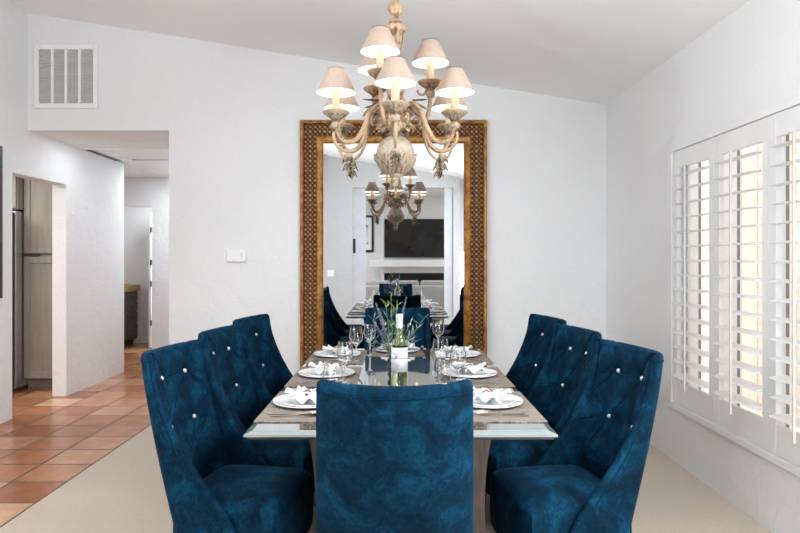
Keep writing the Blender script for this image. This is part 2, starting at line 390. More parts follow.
# vanity in the bath
t = thing('bath_vanity', 'dark wood vanity with drawers in the far bathroom', 'vanity', (-4.53, 10.12, 0))
MB().box(-.36,.33,-.5,.42,.10,.86).build('carcass', M['vanity'], t)
MB().box(-.36,.27,-.5,.42,0,.10).build('toe_kick', M['cab_dark'], t)
for z0, z1 in ((.13,.33),(.36,.52),(.55,.68),(.71,.83)):
    d = MB().box(.33,.35,.02,.40,z0,z1,.004).build('drawer', M['vanity'], t)
    MB().box(.35,.366,.15,.27,(z0+z1)/2-.008,(z0+z1)/2+.008).build('pull', M['cab_dark'], d)
MB().box(.33,.35,-.46,-.01,.13,.83,.004).build('door', M['vanity'], t)
MB().box(-.36,.37,-.52,.46,.86,.965,.01).build('countertop', M['granite'], t)

# return-air vent
t = thing('return_air_vent', 'white framed return air vent high on the far wall', 'vent', (-2.968, YF, 2.735))
mb = MB(); 
for b in ((-.282,-.245,0,.575),(.245,.282,0,.575),(-.245,.245,0,.045),(-.245,.245,.53,.575)): mb.box(b[0],b[1],-.022,0,b[2],b[3],.004)
mb.build('frame', M['white'], t)
MB().box(-.245,.245,-.008,0,.045,.53).build('louvre_panel', M['vent_grey'], t)
for x in (-.1225, 0, .1225): MB().box(x-.011,x+.011,-.02,-.008,.045,.53).build('divider', M['white'], t)
# chime / thermostat box
t = thing('wall_control', 'small white control box mounted on the far wall left of the mirror', 'wall control', (-1.433, YF, 1.35))
MB().box(-.092,.092,-.012,0,0,.118,.004).build('back_plate', M['plastic'], t)
MB().box(-.085,.085,-.036,-.012,.008,.112,.006).build('cover', M['plastic'], t)
MB().box(.045,.050,-.038,-.036,.03,.09).build('slot', M['vent_grey'], t)
# picture at far left
t = thing('framed_picture', 'black framed picture at the left edge of the view', 'picture', (XL, 4.78, 1.055))
mb = MB()
for b in ((-.66,-.62,0,1.27),(.62,.66,0,1.27),(-.62,.62,0,.04),(-.62,.62,1.23,1.27)): mb.box(0,.028,b[0],b[1],b[2],b[3],.003)
mb.build('frame', M['black'], t)
MB().box(.0,.020,-.62,.62,.04,1.23).build('artwork', M['art_dark'], t)
# switch on rear wall (seen in the mirror)
t = thing('light_switch', 'white switch plate on the rear wall, seen only in the mirror', 'light switch', (-1.21, YB, 1.05))
MB().box(-.06,.06,0,.008,0,.115,.003).build('plate', M['plastic'], t)
MB().box(-.018,.018,.008,.014,.03,.085,.002).build('rocker', M['white'], t)
# pocket doors
for i, (x0, x1, hx) in enumerate(((OX0, -.565, -.775), (.895, OX1, None))):
    d = struct(MB().box(x0, x1, YB-.10, YB-.06, .01, OZ, bev=.003), f'door_{i+2}', M['pocket'])
    if hx: MB().box(hx-.025, hx+.025, YB-.062, YB-.052, 1.48, 1.75, .004).build('door_pull', M['black'], d)

# ------------------------------------------------------------------ living room behind the camera
LX0, LX1, LY0, LY1, LZ = -4.0, 4.2, -5.0, YB-.15, 2.95
struct(MB().box(LX0, LX1, LY0, LY1, -.1, 0), 'floor_living', M['carpet'])
struct(MB().box(LX0-.1, LX1+.1, LY0-.1, LY1, LZ, LZ+.1), 'ceiling_living', M['ceiling'])
struct(MB().box(LX0-.1, LX1+.1, LY0-.1, LY0, 0, LZ), 'wall_living_back', M['wall'])
struct(MB().box(LX0-.1, LX0, LY0, LY1, 0, LZ), 'wall_living_left', M['wall'])
struct(MB().box(LX1, LX1+.1, LY0, LY1, 0, LZ), 'wall_living_right', M['wall'])
struct(MB().box(XR+.16, LX1+.1, LY1, LY1+.1, 0, LZ).box(LX0-.1, XL-.14, LY1, LY1+.1, 0, LZ), 'wall_living_front', M['wall'])
t = thing('fireplace', 'white fireplace surround with thick mantel shelf, seen in the mirror', 'fireplace', (.56, LY0, 0))
mb = MB()
for b in ((-.93,-.86,0,LZ),(.86,.93,0,LZ)): mb.box(b[0],b[1],0,.28,b[2],b[3])
mb.box(-.86,.86,0,.26,1.02,2.74); mb.box(-.86,.86,0,.28,2.74,LZ); mb.box(-.86,.86,0,.10,0,1.02); mb.box(.80,.86,.1,.26,0,1.02)
mb.build('surround', M['white'], t)
MB().box(-1.22,1.22,.26,.46,1.17,1.34,.008).build('mantel_shelf', M['white'], t)
MB().box(-.86,.80,.10,.13,.12,1.0).build('firebox', M['fire'], t)
t = thing('television', 'large black wall-mounted television above the mantel, seen in the mirror', 'television', (.56, LY0+.285, 1.40))
MB().box(-.85,.85,.0,.045,0,.97,.006).build('casing', M['black'], t)
MB().box(-.835,.835,.045,.05,.015,.955).build('screen', M['tv'], t)
t = thing('framed_picture', 'black framed picture with white mat and teal art, seen in the mirror', 'picture', (-.80, LY0, 1.54))
mb = MB()
for b in ((-.23,-.175,0,.94),(.175,.23,0,.94),(-.175,.175,0,.055),(-.175,.175,.885,.94)): mb.box(b[0],b[1],0,.035,b[2],b[3],.003)
mb.build('frame', M['black'], t)
MB().box(-.175,.175,0,.015,.055,.885).build('mat_board', M['matboard'], t)
MB().box(-.09,.09,.015,.017,.2,.70).build('artwork', M['teal_art'], t)
t = thing('sofa', 'grey fabric sofa facing the fireplace, seen in the mirror', 'sofa', (.2, -2.75, 0), PI)
MB().box(-1.15,1.15,-.45,.45,.10,.42,.04).build('base', M['sofa'], t, True, sharp=50)
MB().box(-1.15,1.15,-.47,-.25,.14,.80,.05,3).build('backrest', M['sofa'], t, True, sharp=50)
for s in (-1,1):
    MB().box(s*1.15-.0 if s<0 else .95, -.95 if s<0 else 1.15, -.45,.45,.12,.62,.05,3).build('armrest', M['sofa'], t, True, sharp=50)
for k in range(3):
    x = -.95+k*.634; MB().box(x,x+.63,-.25,.46,.42,.55,.04,3).build('seat_cushion', M['sofa'], t, True, sharp=50)
    MB().box(x+.01,x+.62,-.30,-.10,.5,.90,.06,3).build('back_cushion', M['sofa'], t, True, sharp=50)
for sx_ in (-1,1):
    for sy_ in (-1,1): MB().box(sx_*1.05-.03,sx_*1.05+.03,sy_*.38-.03,sy_*.38+.03,0,.10).build('leg', M['leg_wood'], t)

# ------------------------------------------------------------------ window, shutters, outside
fr = MB()
X0 = XR-.022
for b in ((WY0-.05,WY0+.012,WZ0-.03,WZ1+.03),(WY1-.012,WY1+.03,WZ0-.03,WZ1+.03),(WY0+.012,WY1-.012,WZ1-.012,WZ1+.03),(WY0+.012,WY1-.012,WZ0-.03,WZ0+.012)):
    fr.box(X0, XR+.04, *b, bev=.003)
win = struct(fr, 'window_1', M['trim_white'])
mb = MB()
for b in ((WY0,WY0+.05,WZ0,WZ1),(WY1-.05,WY1,WZ0,WZ1),(WY0+.05,WY1-.05,WZ0,WZ0+.05),(WY0+.05,WY1-.05,WZ1-.05,WZ1)): mb.box(XR+.075,XR+.115,*b)
mb.build('window_frame', M['white'], win)
for y0_, y1_ in ((4.24,4.37),(3.76,4.03),(3.29,3.50),(2.72,2.92),(2.14,2.34)):
    MB().poly([(XR+.086,y0_,WZ0+.05),(XR+.086,y1_,WZ0+.05),(XR+.086,y1_,WZ1-.05),(XR+.086,y0_,WZ1-.05)]).build('backlit_strip', M['backlit'], win)  # added strips that catch daylight, for the bright white bands
    MB().box(XR+.080,XR+.094,y0_-.008,y0_,WZ0+.05,WZ1-.05).build('window_mullion', M['alu'], win)
MB().box(XR+.092,XR+.097,WY0+.05,WY1-.05,WZ0+.05,WZ1-.05).build('window_pane', M['pane'], win)
PW = (WY1-WY0-.03)/5
shut_lab = ['leftmost white plantation shutter panel, nearest the room corner', 'second white plantation shutter panel from the room corner',
            'third white plantation shutter panel, cut by the right edge of the view']
def make_shutter():
    t = thing('plantation_shutter', shut_lab[0], 'shutter', (XR, WY1-.015-PW/2, WZ0+.015), 0, 'plantation shutters at the window')
    h = WZ1-WZ0-.03; hw = PW/2-.0015; st = .058
    for s in (-1,1):
        a, b = sorted((s*hw, s*(hw-st))); MB().box(-.012,.018,a,b,0,h,.002).build('stile', M['trim_white'], t)
    MB().box(-.011,.017,-hw+st,hw-st,h-.115,h,.002).build('top_rail', M['trim_white'], t)
    MB().box(-.011,.017,-hw+st,hw-st,0,.150,.002).build('bottom_rail', M['trim_white'], t)
    z0, z1, n = .150, h-.115, 15
    sp = (z1-z0)/n
    prof = [(-.052,0),(-.03,.005),(0,.0065),(.03,.005),(.052,0),(.03,-.005),(0,-.0065),(-.03,-.005)]
    for k in range(n):
        z = z0+sp*(k+.5); a = math.radians(5); ca, sa = math.cos(a), math.sin(a)
        pts = [(x*ca-q*sa, -hw+st+.002, x*sa+q*ca) for x, q in prof]
        o = MB().prism(pts, (0, 2*(hw-st)-.004, 0)).build('louver', M['louver'], t, loc=(.0,0,z))
    MB().box(-.066,-.054,-.006,.006,z0-.03,z1-.01,.002).build('tilt_rod', M['rod'], t)
    return t
sh = make_shutter()
for k in range(1, 3):
    c = copy_tree(sh); c.location.y -= PW*k; c['label'] = shut_lab[k]
# fourth and fifth panels, out of frame, as simple closed panels keep the opening dressed
for k in (3, 4):
    c = copy_tree(sh); c.location.y -= PW*k; c['label'] = ['fourth white plantation shutter panel, just outside the frame', 'fifth white plantation shutter panel, nearest the camera'][k-3]
# outside
struct(MB().box(XR+.16, 7, -6, 12, -.2, -.1), 'ground', M['ground'])
t = thing('garden_fence', 'sunlit peach wooden fence outside the window', 'fence', (3.5, 3, -.1))
for k in range(32):
    y = -4.8+k*.3; MB().box(0,.03,y,y+.285,0,2.6,.004).build('fence_board', M['fence'], t)
for z in (.4, 2.0): MB().box(.03,.08,-4.8,4.8,z,z+.1).build('fence_rail', M['fence'], t)

# ------------------------------------------------------------------ mirror
MX0, MX1, MZ0, MZ1 = -.859, .815, .0, 2.625
mw, mh = MX1-MX0, MZ1-MZ0
t = thing('floor_mirror', 'tall mirror in a woven brown and gilt frame against the far wall', 'mirror', ((MX0+MX1)/2, YF, 0))
def ring(o0, o1, y0, y1, round_=False):
    """mitred frame ring between insets o0 and o1 from the outer edge"""
    mb = MB(); 
    prof = [(o0,0),(o0,y0*.75),(o0+(o1-o0)*.25,y0),(o1-(o1-o0)*.25,y1),(o1,y1*.75),(o1,0)]
    loops = []
    for o, y in prof:
        x, zb, zt_ = mw/2-o, o, mh-o
        loops.append([mb.bm.verts.new((-x,-y,zb)), mb.bm.verts.new((x,-y,zb)), mb.bm.verts.new((x,-y,zt_)), mb.bm.verts.new((-x,-y,zt_))])
    for a, b in zip(loops, loops[1:]+loops[:1]):
        for k in range(4): mb.bm.faces.new((a[k], a[(k+1)%4], b[(k+1)%4], b[k]))
    return mb
ring(0,.036,.062,.062).build('outer_moulding', M['gilt'], t)
ring(.036,.140,.045,.045).build('woven_band', M['cane'], t)
ring(.140,.208,.058,.052).build('inner_moulding', M['gilt'], t)
# silvered glass with a bevelled margin
gi, bw, yg = .208, .036, .034
mb = MB(); xo, zo0, zo1 = mw/2-gi, gi, mh-gi
A = [(-xo,-yg+.0005,zo0),(xo,-yg+.0005,zo0),(xo,-yg+.0005,zo1),(-xo,-yg+.0005,zo1)]
B = [(-xo+bw,-yg,zo0+bw),(xo-bw,-yg,zo0+bw),(xo-bw,-yg,zo1-bw),(-xo+bw,-yg,zo1-bw)]
va = [mb.bm.verts.new(p) for p in A]; vb = [mb.bm.verts.new(p) for p in B]
mb.bm.faces.new(vb)
for k in range(4): mb.bm.faces.new((va[k], va[(k+1)%4], vb[(k+1)%4], vb[k]))
o = mb.build('mirror_glass', M['mirror'], t)
MB().box(-xo,xo,-.030,-.004,zo0,zo1).build('backing', M['table_under'], t)

# ------------------------------------------------------------------ chair
def make_chair():
    root = thing('dining_chair', '', 'chair')
    ZB, ZT, TH = .20, .985, .048
    NR, NX, NW = 64, 30, 14
    def yo(z): return -.34 + .165*(max(ZT-z, 0)/.70)**1.25
    wtab = [(.20,.32),(.30,.315),(.36,.30),(.42,.275),(.47,.245),(.53,.21),(.60,.175),(.70,.14),(.80,.119),(.90,.108),(1.0,.104)]
    def wlen(z):
        s = 0
        for d in (-.03,-.015,0,.015,.03): s += lerp_tab(wtab, min(max(z+d,.20),1.0))
        return s/5
    def W(z): return .245 + .020*(ZT-z)/.7
    def contour(z):
        w, yy, wl = W(z), yo(z), wlen(z)
        c = .094; n = 2.0; half = []
        dense = []
        for k in range(241):
            th = PI/2*k/240
            x = w*math.sin(th)**(2/n); y = yy + c*(1-math.cos(th)**(2/n)) + .008*(x/w)**2
            dense.append((x, y))
        acc = [0]
        for p, q in zip(dense, dense[1:]): acc.append(acc[-1]+math.hypot(q[0]-p[0], q[1]-p[1]))
        j = 0
        for k in range(NX+1):
            s = acc[-1]*k/NX
            while j < 239 and acc[j+1] < s: j += 1
            f = (s-acc[j])/max(acc[j+1]-acc[j], 1e-9)
            half.append((dense[j][0]+(dense[j+1][0]-dense[j][0])*f, dense[j][1]+(dense[j+1][1]-dense[j][1])*f))
        y0 = yy+c+.008; y1 = yy+max(wl, c+.014)
        for k in range(1, NW+1): half.append((w-.006*(k/NW), y0+(y1-y0)*k/NW))
        return [(-x, y) for x, y in half[:0:-1]] + half
    cols = 2*(NX+NW)+1
    outer = []
    for r in range(NR+1):
        f = r/NR; z = ZB+(ZT-ZB)*f
        row = []
        for i, (x, y) in enumerate(contour(z)):
            drop = .012*(1-min(1,(x/.245)**2)) * f**6
            row.append(Vector((x, y, z-drop)))
        outer.append(row)
    btn = [(-.098,.875),(.098,.875),(-.098,.665),(.098,.665)]
    segs = [((-.098,.875),(.098,.875)),((-.098,.665),(.098,.665)),((-.098,.875),(-.24,.835)),((.098,.875),(.24,.835)),
            ((-.098,.875),(0,.99)),((.098,.875),(0,.99)),((-.098,.875),(-.19,.77)),((-.19,.77),(-.098,.665)),((.098,.875),(.19,.77)),((.19,.77),(.098,.665)),
            ((-.098,.875),(0,.77)),((.098,.875),(0,.77)),((0,.77),(-.098,.665)),((0,.77),(.098,.665)),((-.098,.665),(-.22,.61)),((.098,.665),(.22,.61)),
            ((-.098,.665),(0,.54)),((.098,.665),(0,.54)),((-.098,.665),(-.17,.53)),((.098,.665),(.17,.53))]
    segs = [((-.098,.875),(.098,.875)),((-.098,.665),(.098,.665)),((-.098,.875),(-.24,.84)),((.098,.875),(.24,.84)),((-.098,.665),(-.24,.64)),((.098,.665),(.24,.64)),
            ((-.098,.875),(-.17,.985)),((.098,.875),(.17,.985)),((-.098,.875),(.098,.665)),((.098,.875),(.20,.77)),((.20,.77),(.098,.665)),((-.098,.875),(-.20,.77)),((-.20,.77),(-.098,.665)),
            ((-.098,.665),(-.02,.53)),((.098,.665),(.16,.53))]
    def dseg(p, a, b):
        ax, az = a; bx, bz = b; dx, dz = bx-ax, bz-az
        t_ = max(0, min(1, ((p[0]-ax)*dx+(p[1]-az)*dz)/(dx*dx+dz*dz)))
        return math.hypot(p[0]-ax-dx*t_, p[1]-az-dz*t_)
    inner = []
    for r in range(NR+1):
        row = []
        for i in range(cols):
            p = outer[r][i]
            tu = outer[r][min(i+1,cols-1)]-outer[r][max(i-1,0)]
            tv = outer[min(r+1,NR)][i]-outer[max(r-1,0)][i]
            n = tv.cross(tu)                      # points inwards
            if n.length < 1e-9: n = Vector((0,1,0))
            n.normalize()
            if n.y < 0 and abs(p.x) < .2: n = -n
            if p.x*n.x > 0 and abs(p.x) > .2: n = -n
            th = TH*(.62+.38*min(1, (p.z-ZB)/.35)) * (1 - .25*max(0, (abs(i-cols//2)-NX)/NW))
            dep = 0
            if p.z > .45:
                q = (p.x, p.z); edge = min(1, max(0, (.235-abs(p.x))/.03))
                for a, b in segs: dep = max(dep, .007*math.exp(-(dseg(q,a,b)/.0075)**2)*edge)
                for b in btn: dep = max(dep, .018*math.exp(-(math.hypot(q[0]-b[0],q[1]-b[1])/.022)**2))
                puff = .012*edge*min(1,(ZT-p.z)/.05)
            else: puff = 0
            row.append(p + n*(th+puff-dep))
        inner.append(row)
    mb = MB(); bm = mb.bm
    vo = [[bm.verts.new(p) for p in row] for row in outer]
    vi = [[bm.verts.new(p) for p in row] for row in inner]
    for r in range(NR):
        for i in range(cols-1):
            bm.faces.new((vo[r][i], vo[r][i+1], vo[r+1][i+1], vo[r+1][i]))
            bm.faces.new((vi[r][i], vi[r+1][i], vi[r+1][i+1], vi[r][i+1]))
    loop = [(0,i) for i in range(cols)] + [(r,cols-1) for r in range(1,NR+1)] + [(NR,i) for i in range(cols-2,-1,-1)] + [(r,0) for r in range(NR-1,0,-1)]
    rims = []
    for r, i in loop:
        o_, n_ = outer[r][i], inner[r][i]; c = (o_+n_)/2; h = (o_-n_)/2
        e = Vector((0,0,0))
        if r == NR: e += (outer[NR][i]-outer[NR-1][i]).normalized()
        if r == 0: e += (outer[0][i]-outer[1][i]).normalized()
        if i == cols-1: e += (outer[r][i]-outer[r][i-1]).normalized()
        if i == 0: e += (outer[r][0]-outer[r][1]).normalized()
        e.normalize()
        rims.append([vo[r][i]] + [bm.verts.new(c + h*math.cos(a) + e*h.length*math.sin(a)*.9) for a in (PI/8,PI/4,3*PI/8,PI/2,5*PI/8,3*PI/4,7*PI/8)] + [vi[r][i]])
    for a, b in zip(rims, rims[1:]+rims[:1]):
        for k in range(len(a)-1): bm.faces.new((a[k], a[k+1], b[k+1], b[k]))
    mb.build('backrest', M['velvet'], root, True)
    # seam line parallel to the edge on the outer face
    def outer_at(r, i): return outer[r][i]
    def nrm(r, i):
        tu = outer[r][min(i+1,cols-1)]-outer[r][max(i-1,0)]; tv = outer[min(r+1,NR)][i]-outer[max(r-1,0)][i]
        n = tu.cross(tv).normalized()
        return n
    rr = NR-1
    path = [(r, 2) for r in range(2, rr)] + [(rr, i) for i in range(2, cols-2)] + [(r, cols-3) for r in range(rr, 1, -1)]
    pts = []
    for r, i in path:
        n = nrm(r, i); p = outer[r][i]
        if (p.x*n.x < 0 and abs(p.x) > .2) or (n.y > 0 and abs(p.x) <= .2): n = -n
        pts.append(p + n*.0006)
    MB().tube(pts, .0024, 6).build('seam', M['velvet_dark'], root, True)
    # tufting stitch lines on the inner face
    def in_at(x, z):
        best = min(((r,i) for r in range(NR+1) for i in range(cols) if inner[r][i].y < .02), key=lambda q: (inner[q[0]][q[1]].x-x)**2+(outer[q[0]][q[1]].z-z)**2)
        return inner[best[0]][best[1]]
    mb = MB()
    for (ax, az), (bx_, bz_) in segs:
        if abs(ax) > .2: ax *= .9
        if abs(bx_) > .2: bx_ *= .9
        mb.tube([in_at(ax+(bx_-ax)*k/12, az+(bz_-az)*k/12) + Vector((0,.0008,0)) for k in range(13)], .0023, 5)
    mb.build('tufting_stitch', M['velvet_dark'], root, True)
    # crystal buttons
    for bx, bz in btn:
        best = min(((r,i) for r in range(NR+1) for i in range(cols)), key=lambda q: (inner[q[0]][q[1]].x-bx)**2+(outer[q[0]][q[1]].z-bz)**2 + (9 if inner[q[0]][q[1]].y > 0 else 0))
        p = inner[best[0]][best[1]]
        mb = MB(); mb.lathe([(0,.010),(.006,.009),(.0100,.005),(.0112,0),(.009,-.003),(0,-.004)], 10)
        mb.xf(Matrix.Rotation(math.radians(-75), 4, 'X'))
        mb.build('crystal_button', M['crystal'], root, loc=p + Vector((0,.004,0)))
    # seat cushion, domed, widening to the front
    def seat_pt(a, b, top):
        pass
    mb = MB(); nx, ny = 20, 20
    def top(u, v):
        x = (u-.5)*2; y = v
        hw = .214 + .018*max(0, (y-.62)/.38)
        ex = abs(x)**6; ey = abs(2*y-1)**8
        z = .412 + .045*(1-ex)*(1-ey)**.8 + .012*(1-x*x)*(math.sin(PI*y))
        yy = -.135 + .445*y - .03*abs(x)**4*max(0,(y-.6)/.4)
        return Vector((x*hw, yy, z))
    g = [[mb.bm.verts.new(top(i/nx, j/ny)) for j in range(ny+1)] for i in range(nx+1)]
    gb = [[None]*(ny+1) for _ in range(nx+1)]
    for i in range(nx):
        for j in range(ny): mb.bm.faces.new((g[i][j], g[i+1][j], g[i+1][j+1], g[i][j+1]))
    per = [(i,0) for i in range(nx)] + [(nx,j) for j in range(ny)] + [(i,ny) for i in range(nx,0,-1)] + [(0,j) for j in range(ny,0,-1)]
    rings = [[g[i][j] for i, j in per]]
    for dz, s in ((-.02,1.03),(-.06,1.04),(-.15,1.04),(-.20,1.03),(-.215,1.0)):
        rings.append([mb.bm.verts.new(Vector((g[i][j].co.x*s, .05+(g[i][j].co.y-.05)*(1+(s-1)*.7), g[i][j].co.z+dz))) for i, j in per])
    for a, b in zip(rings, rings[1:]):
        for k in range(len(a)): mb.bm.faces.new((a[k], a[(k+1)%len(a)], b[(k+1)%len(a)], b[k]))
    mb.bm.faces.new(rings[-1])
    mb.build('seat', M['velvet'], root, True, sharp=60)
    for sx_ in (-1,1):
        for yy in (-.15,.20):
            mb = MB(); mb.tube([(sx_*.19, yy, .22),(sx_*.193, yy-(.05 if yy<0 else -.01), 0)], [.026,.016], 4)
            mb.build('leg', M['leg_wood'], root)
    return root
chair = make_chair()
spots = [(-.004,2.27,0,'blue velvet chair at the near table end with its back to the camera'),
         (.012,4.70,PI,'blue velvet chair at the far table end in front of the mirror'),
         (-.705,2.77,-PI/2-.19,'tufted blue velvet chair on the left side nearest the camera'),
         (-.69,3.48,-PI/2-.19,'tufted blue velvet chair in the middle of the left row'),
         (-.68,4.15,-PI/2-.19,'tufted blue velvet chair farthest back in the left row'),
         (.755,2.77,PI/2+.19,'tufted blue velvet chair on the right side nearest the camera'),
         (.73,3.48,PI/2+.19,'tufted blue velvet chair in the middle of the right row'),
         (.725,4.15,PI/2+.19,'tufted blue velvet chair farthest back in the right row')]
for i, (x, y, rz, lab) in enumerate(spots):
    o = chair if i == 0 else copy_tree(chair)
    o.location = (x, y, .006); o.rotation_euler = (0,0,rz); o['label'] = lab; o['group'] = 'blue dining chairs around the table'

# ------------------------------------------------------------------ table
TX, TY, TW, TL, TZ = .017, 3.45, 1.138, 2.2, .76
t = thing('dining_table', 'long mirrored glass dining table on dark wood pedestals', 'table', (TX, TY, 0))
hw, hl = TW/2, TL/2
mb = MB(); 
def rect(x, y, z): return [(-x,-y,z),(x,-y,z),(x,y,z),(-x,y,z)]
lp = [[mb.bm.verts.new(p) for p in rect(hw-a, hl-a, z)] for a, z in ((.028,TZ),(0,TZ-.010),(.0,TZ-.018))]
mb.bm.faces.new(lp[0])
for f_i, (a, b) in enumerate(zip(lp, lp[1:])):
    for k in range(4):
        f = mb.bm.faces.new((a[k], a[(k+1)%4], b[(k+1)%4], b[k])); f.material_index = 1
mb.bm.faces.new(lp[-1][::-1])
mb.build('tabletop', [M['table_glass'], M['glass_edge']], t)
MB().box(-hw+.012,hw-.012,-hl+.012,hl-.012,TZ-.030,TZ-.018).build('under_frame', M['table_under'], t)
for yy in (-.70,.70):
    zs = [0.006+.724*k/24 for k in range(25)]
    def hwz(z):
        f = (z-.36)/.36; return .352 + .048*abs(f)**2.2
    pts = [(hwz(z), yy-.05, z) for z in zs] + [(-hwz(z), yy-.05, z) for z in reversed(zs)]
    MB().prism(pts, (0,.10,0)).build('pedestal', M['table_wood'], t)
MB().box(-.05,.05,-.65,.65,.25,.37,.006).build('stretcher', M['table_wood'], t)
for x in (-.10,.085): MB().lathe([(.009,0),(.009,.004),(.006,.007),(.005,.012),(0,.014)], 14, (x,-.22,TZ)).build('brass_cap', M['brass'], t, True)

# ------------------------------------------------------------------ table setting
SZ = TZ
seats = [(-.378,2.80,-PI/2,'left side nearest the camera'),(-.372,3.48,-PI/2,'left side middle seat'),(-.376,4.17,-PI/2,'left side farthest seat'),
         (.395,2.80,PI/2,'right side nearest the camera'),(.39,3.48,PI/2,'right side middle seat'),(.392,4.17,PI/2,'right side farthest seat'),
         (.012,4.37,PI,'far table end before the mirror')]
# prototypes, local frame: diner sits at -y looking +y
def make_mat():
    mb = MB(); mb.box(-.28,.28,-.175,.175,0,.004)
    return mb
def plate_prof(r, h, t_=.004):
    return [(0,.002),(r*.55,.002),(r*.64,.006),(r*.97,h-.001),(r,h+.001),(r*1.005,h),(r,h-t_),(r*.66,.0015),(r*.6,0),(0,0)]
def make_napkin():
    root = thing('napkin', '', 'napkin')
    mb = MB()
    def sheet(L_, w0, w1, amp, ph, ang, zb):
        ca, sa = math.cos(ang), math.sin(ang)
        def fn(u, v):
            s = (u-.5)*2; q = (v-.5)*2
            w_ = w0 + (w1-w0)*abs(s)**1.3
            x = s*L_/2; y = q*w_
            z = zb + amp*(.3+.7*abs(s))*math.sin(q*PI*.95+ph+s*.7)**2 + .018*(1-abs(s))**2*(1-q*q) + .010*math.sin(s*2.6+ph)**2
            x += .010*math.sin(q*3+ph)*abs(s)
            return Vector((x*ca-y*sa, x*sa+y*ca, max(z, .002)))
        return fn
    mb.grid(sheet(.20,.026,.064,.026,.3,.25,.004), 26, 22)
    mb.grid(sheet(.15,.024,.055,.030,1.2,1.25,.012), 24, 20)
    o = mb.build('cloth', M['linen'], root, True)
    md = o.modifiers.new('thick', 'SOLIDIFY'); md.thickness = .003; md.offset = 0
    pts = [(.032*math.cos(a)*.5, .034*math.sin(a), .030+.014*math.cos(2*a)) for a in [2*PI*k/18 for k in range(19)]]
    mb = MB().tube(pts, .0028, 6); mb.tube([(0,0,.045),(.02,.015,.052),(.04,.012,.055)], .0024, 6)
    mb.build('tie', M['twig'], root, True)
    return root
def flat(outline, th, bend):
    """cutlery: outline in (x along handle, y half widths) -> solid strip with height curve"""
    mb = MB(); rows = []
    for x, hwid in outline:
        z = bend(x)
        rows.append([mb.bm.verts.new((hwid*s, x, z+dz)) for s, dz in ((-1,0),(0,th*.6),(1,0),(0,-th*.4))])
    for a, b in zip(rows, rows[1:]):
        for k in range(4): mb.bm.faces.new((a[k], a[(k+1)%4], b[(k+1)%4], b[k]))
    mb.bm.faces.new(rows[0]); mb.bm.faces.new(rows[-1][::-1])
    return mb
def knife_mb():
    return flat([(-.115,.004),(-.105,.0075),(-.06,.007),(-.01,.0055),(.005,.008),(.05,.0105),(.09,.0095),(.112,.004),(.117,.001)], .005, lambda x: .004)
def spoon_mb():
    mb = flat([(-.10,.004),(-.092,.009),(-.05,.006),(0,.0035),(.03,.0035),(.045,.006)], .004, lambda x: .004+.010*max(0,(x+.02)/.065)**1.2)
    def fn(u, v):
        a = 2*PI*u; r = v; x = .021*r*math.sin(a); y = .072+.034*r*math.cos(a)
        return Vector((x, y, .006+.009*r*r+.002*(y-.04)/.06))
    mb.grid(fn, 20, 5); return mb
def fork_mb():
    bend = lambda x: .004+.012*max(0,(x-.0)/.05)**1.0*(1 if x < .05 else 1) if x < .05 else .016-.006*((x-.05)/.06)
    mb = flat([(-.10,.004),(-.092,.009),(-.05,.006),(0,.0035),(.035,.004),(.05,.010),(.062,.0125)], .0035, bend)
    for x in (-.0105,-.0035,.0035,.0105):
        mb.tube([(x,.06,bend(.06)),(x,.085,bend(.085)),(x,.108,bend(.108))], [.0021,.0018,.0009], 6)
    return mb
protos = {}
def once(key, fn):
    if key not in protos: protos[key] = fn(); return protos[key]
    return copy_tree(protos[key])
def wpos(x, y, rz, lx, ly): return (x+lx*math.cos(rz)-ly*math.sin(rz), y+lx*math.sin(rz)+ly*math.cos(rz))
for x, y, rz, where in seats:
    end = abs(rz-PI) < .01
    mx, my = wpos(x, y, rz, 0, .0)
    if not end:
        mx = -.37 if x < 0 else .405
        my = y-.035
    else: my = 4.345
    def mk(): return make_mat().build('placemat', M['mat'])
    o = once('mat', mk); o.location = (mx, my, SZ+.0005); o.rotation_euler = (0,0,rz); tag(o, f'brown woven placemat at the {where}', 'placemat', 'woven placemats on the table')
    if end: o.scale = (.62,1,1)
    def mk():
        return MB().lathe(plate_prof(.15,.016), 48).build('dinner_plate', M['china'], None, True, sharp=60)
    o = once('plate', mk); o.location = (x, y, SZ+.0050); tag(o, f'large white dinner plate at the {where}', 'plate', 'dinner plates')
    def mk():
        return MB().lathe(plate_prof(.112,.008), 40).build('salad_plate', M['china_cool'], None, True, sharp=60)
    o = once('salad', mk); o.location = (x, y, SZ+.0115); tag(o, f'small white salad plate on the dinner plate at the {where}', 'plate', 'salad plates')
    o = once('napkin', make_napkin); o.location = (x, y, SZ+.0190); o.rotation_euler = (0,0,rz+random.uniform(-.5,.5)); tag(o, f'tied white linen napkin on the plates at the {where}', 'napkin', 'white napkins')
    if not end:
        side = 1
        for kind, fn, lx, ly, rr_ in (('knife',knife_mb,.205,-.02,0),('spoon',spoon_mb,.232,-.015,.05),('fork',fork_mb,-.20,-.02,0),('salad_fork',fork_mb,-.228,-.03,-.04)):
            def mk(fn=fn, kind=kind): return fn().build('fork' if 'fork' in kind else kind, M['steel'], None, True, sharp=50)
            o = once(kind, mk); p = wpos(x, y, rz, lx, ly)
            o.location = (*p, SZ+.0048); o.rotation_euler = (0,0,rz+rr_)
            desc = {'knife':'steel table knife','spoon':'steel spoon','fork':'steel dinner fork next to the plate','salad_fork':'outer steel fork'}[kind]
            tag(o, f'{desc} at the {where}', kind.replace('salad_',''), f'steel {kind.replace("salad_","")}s on the placemats')
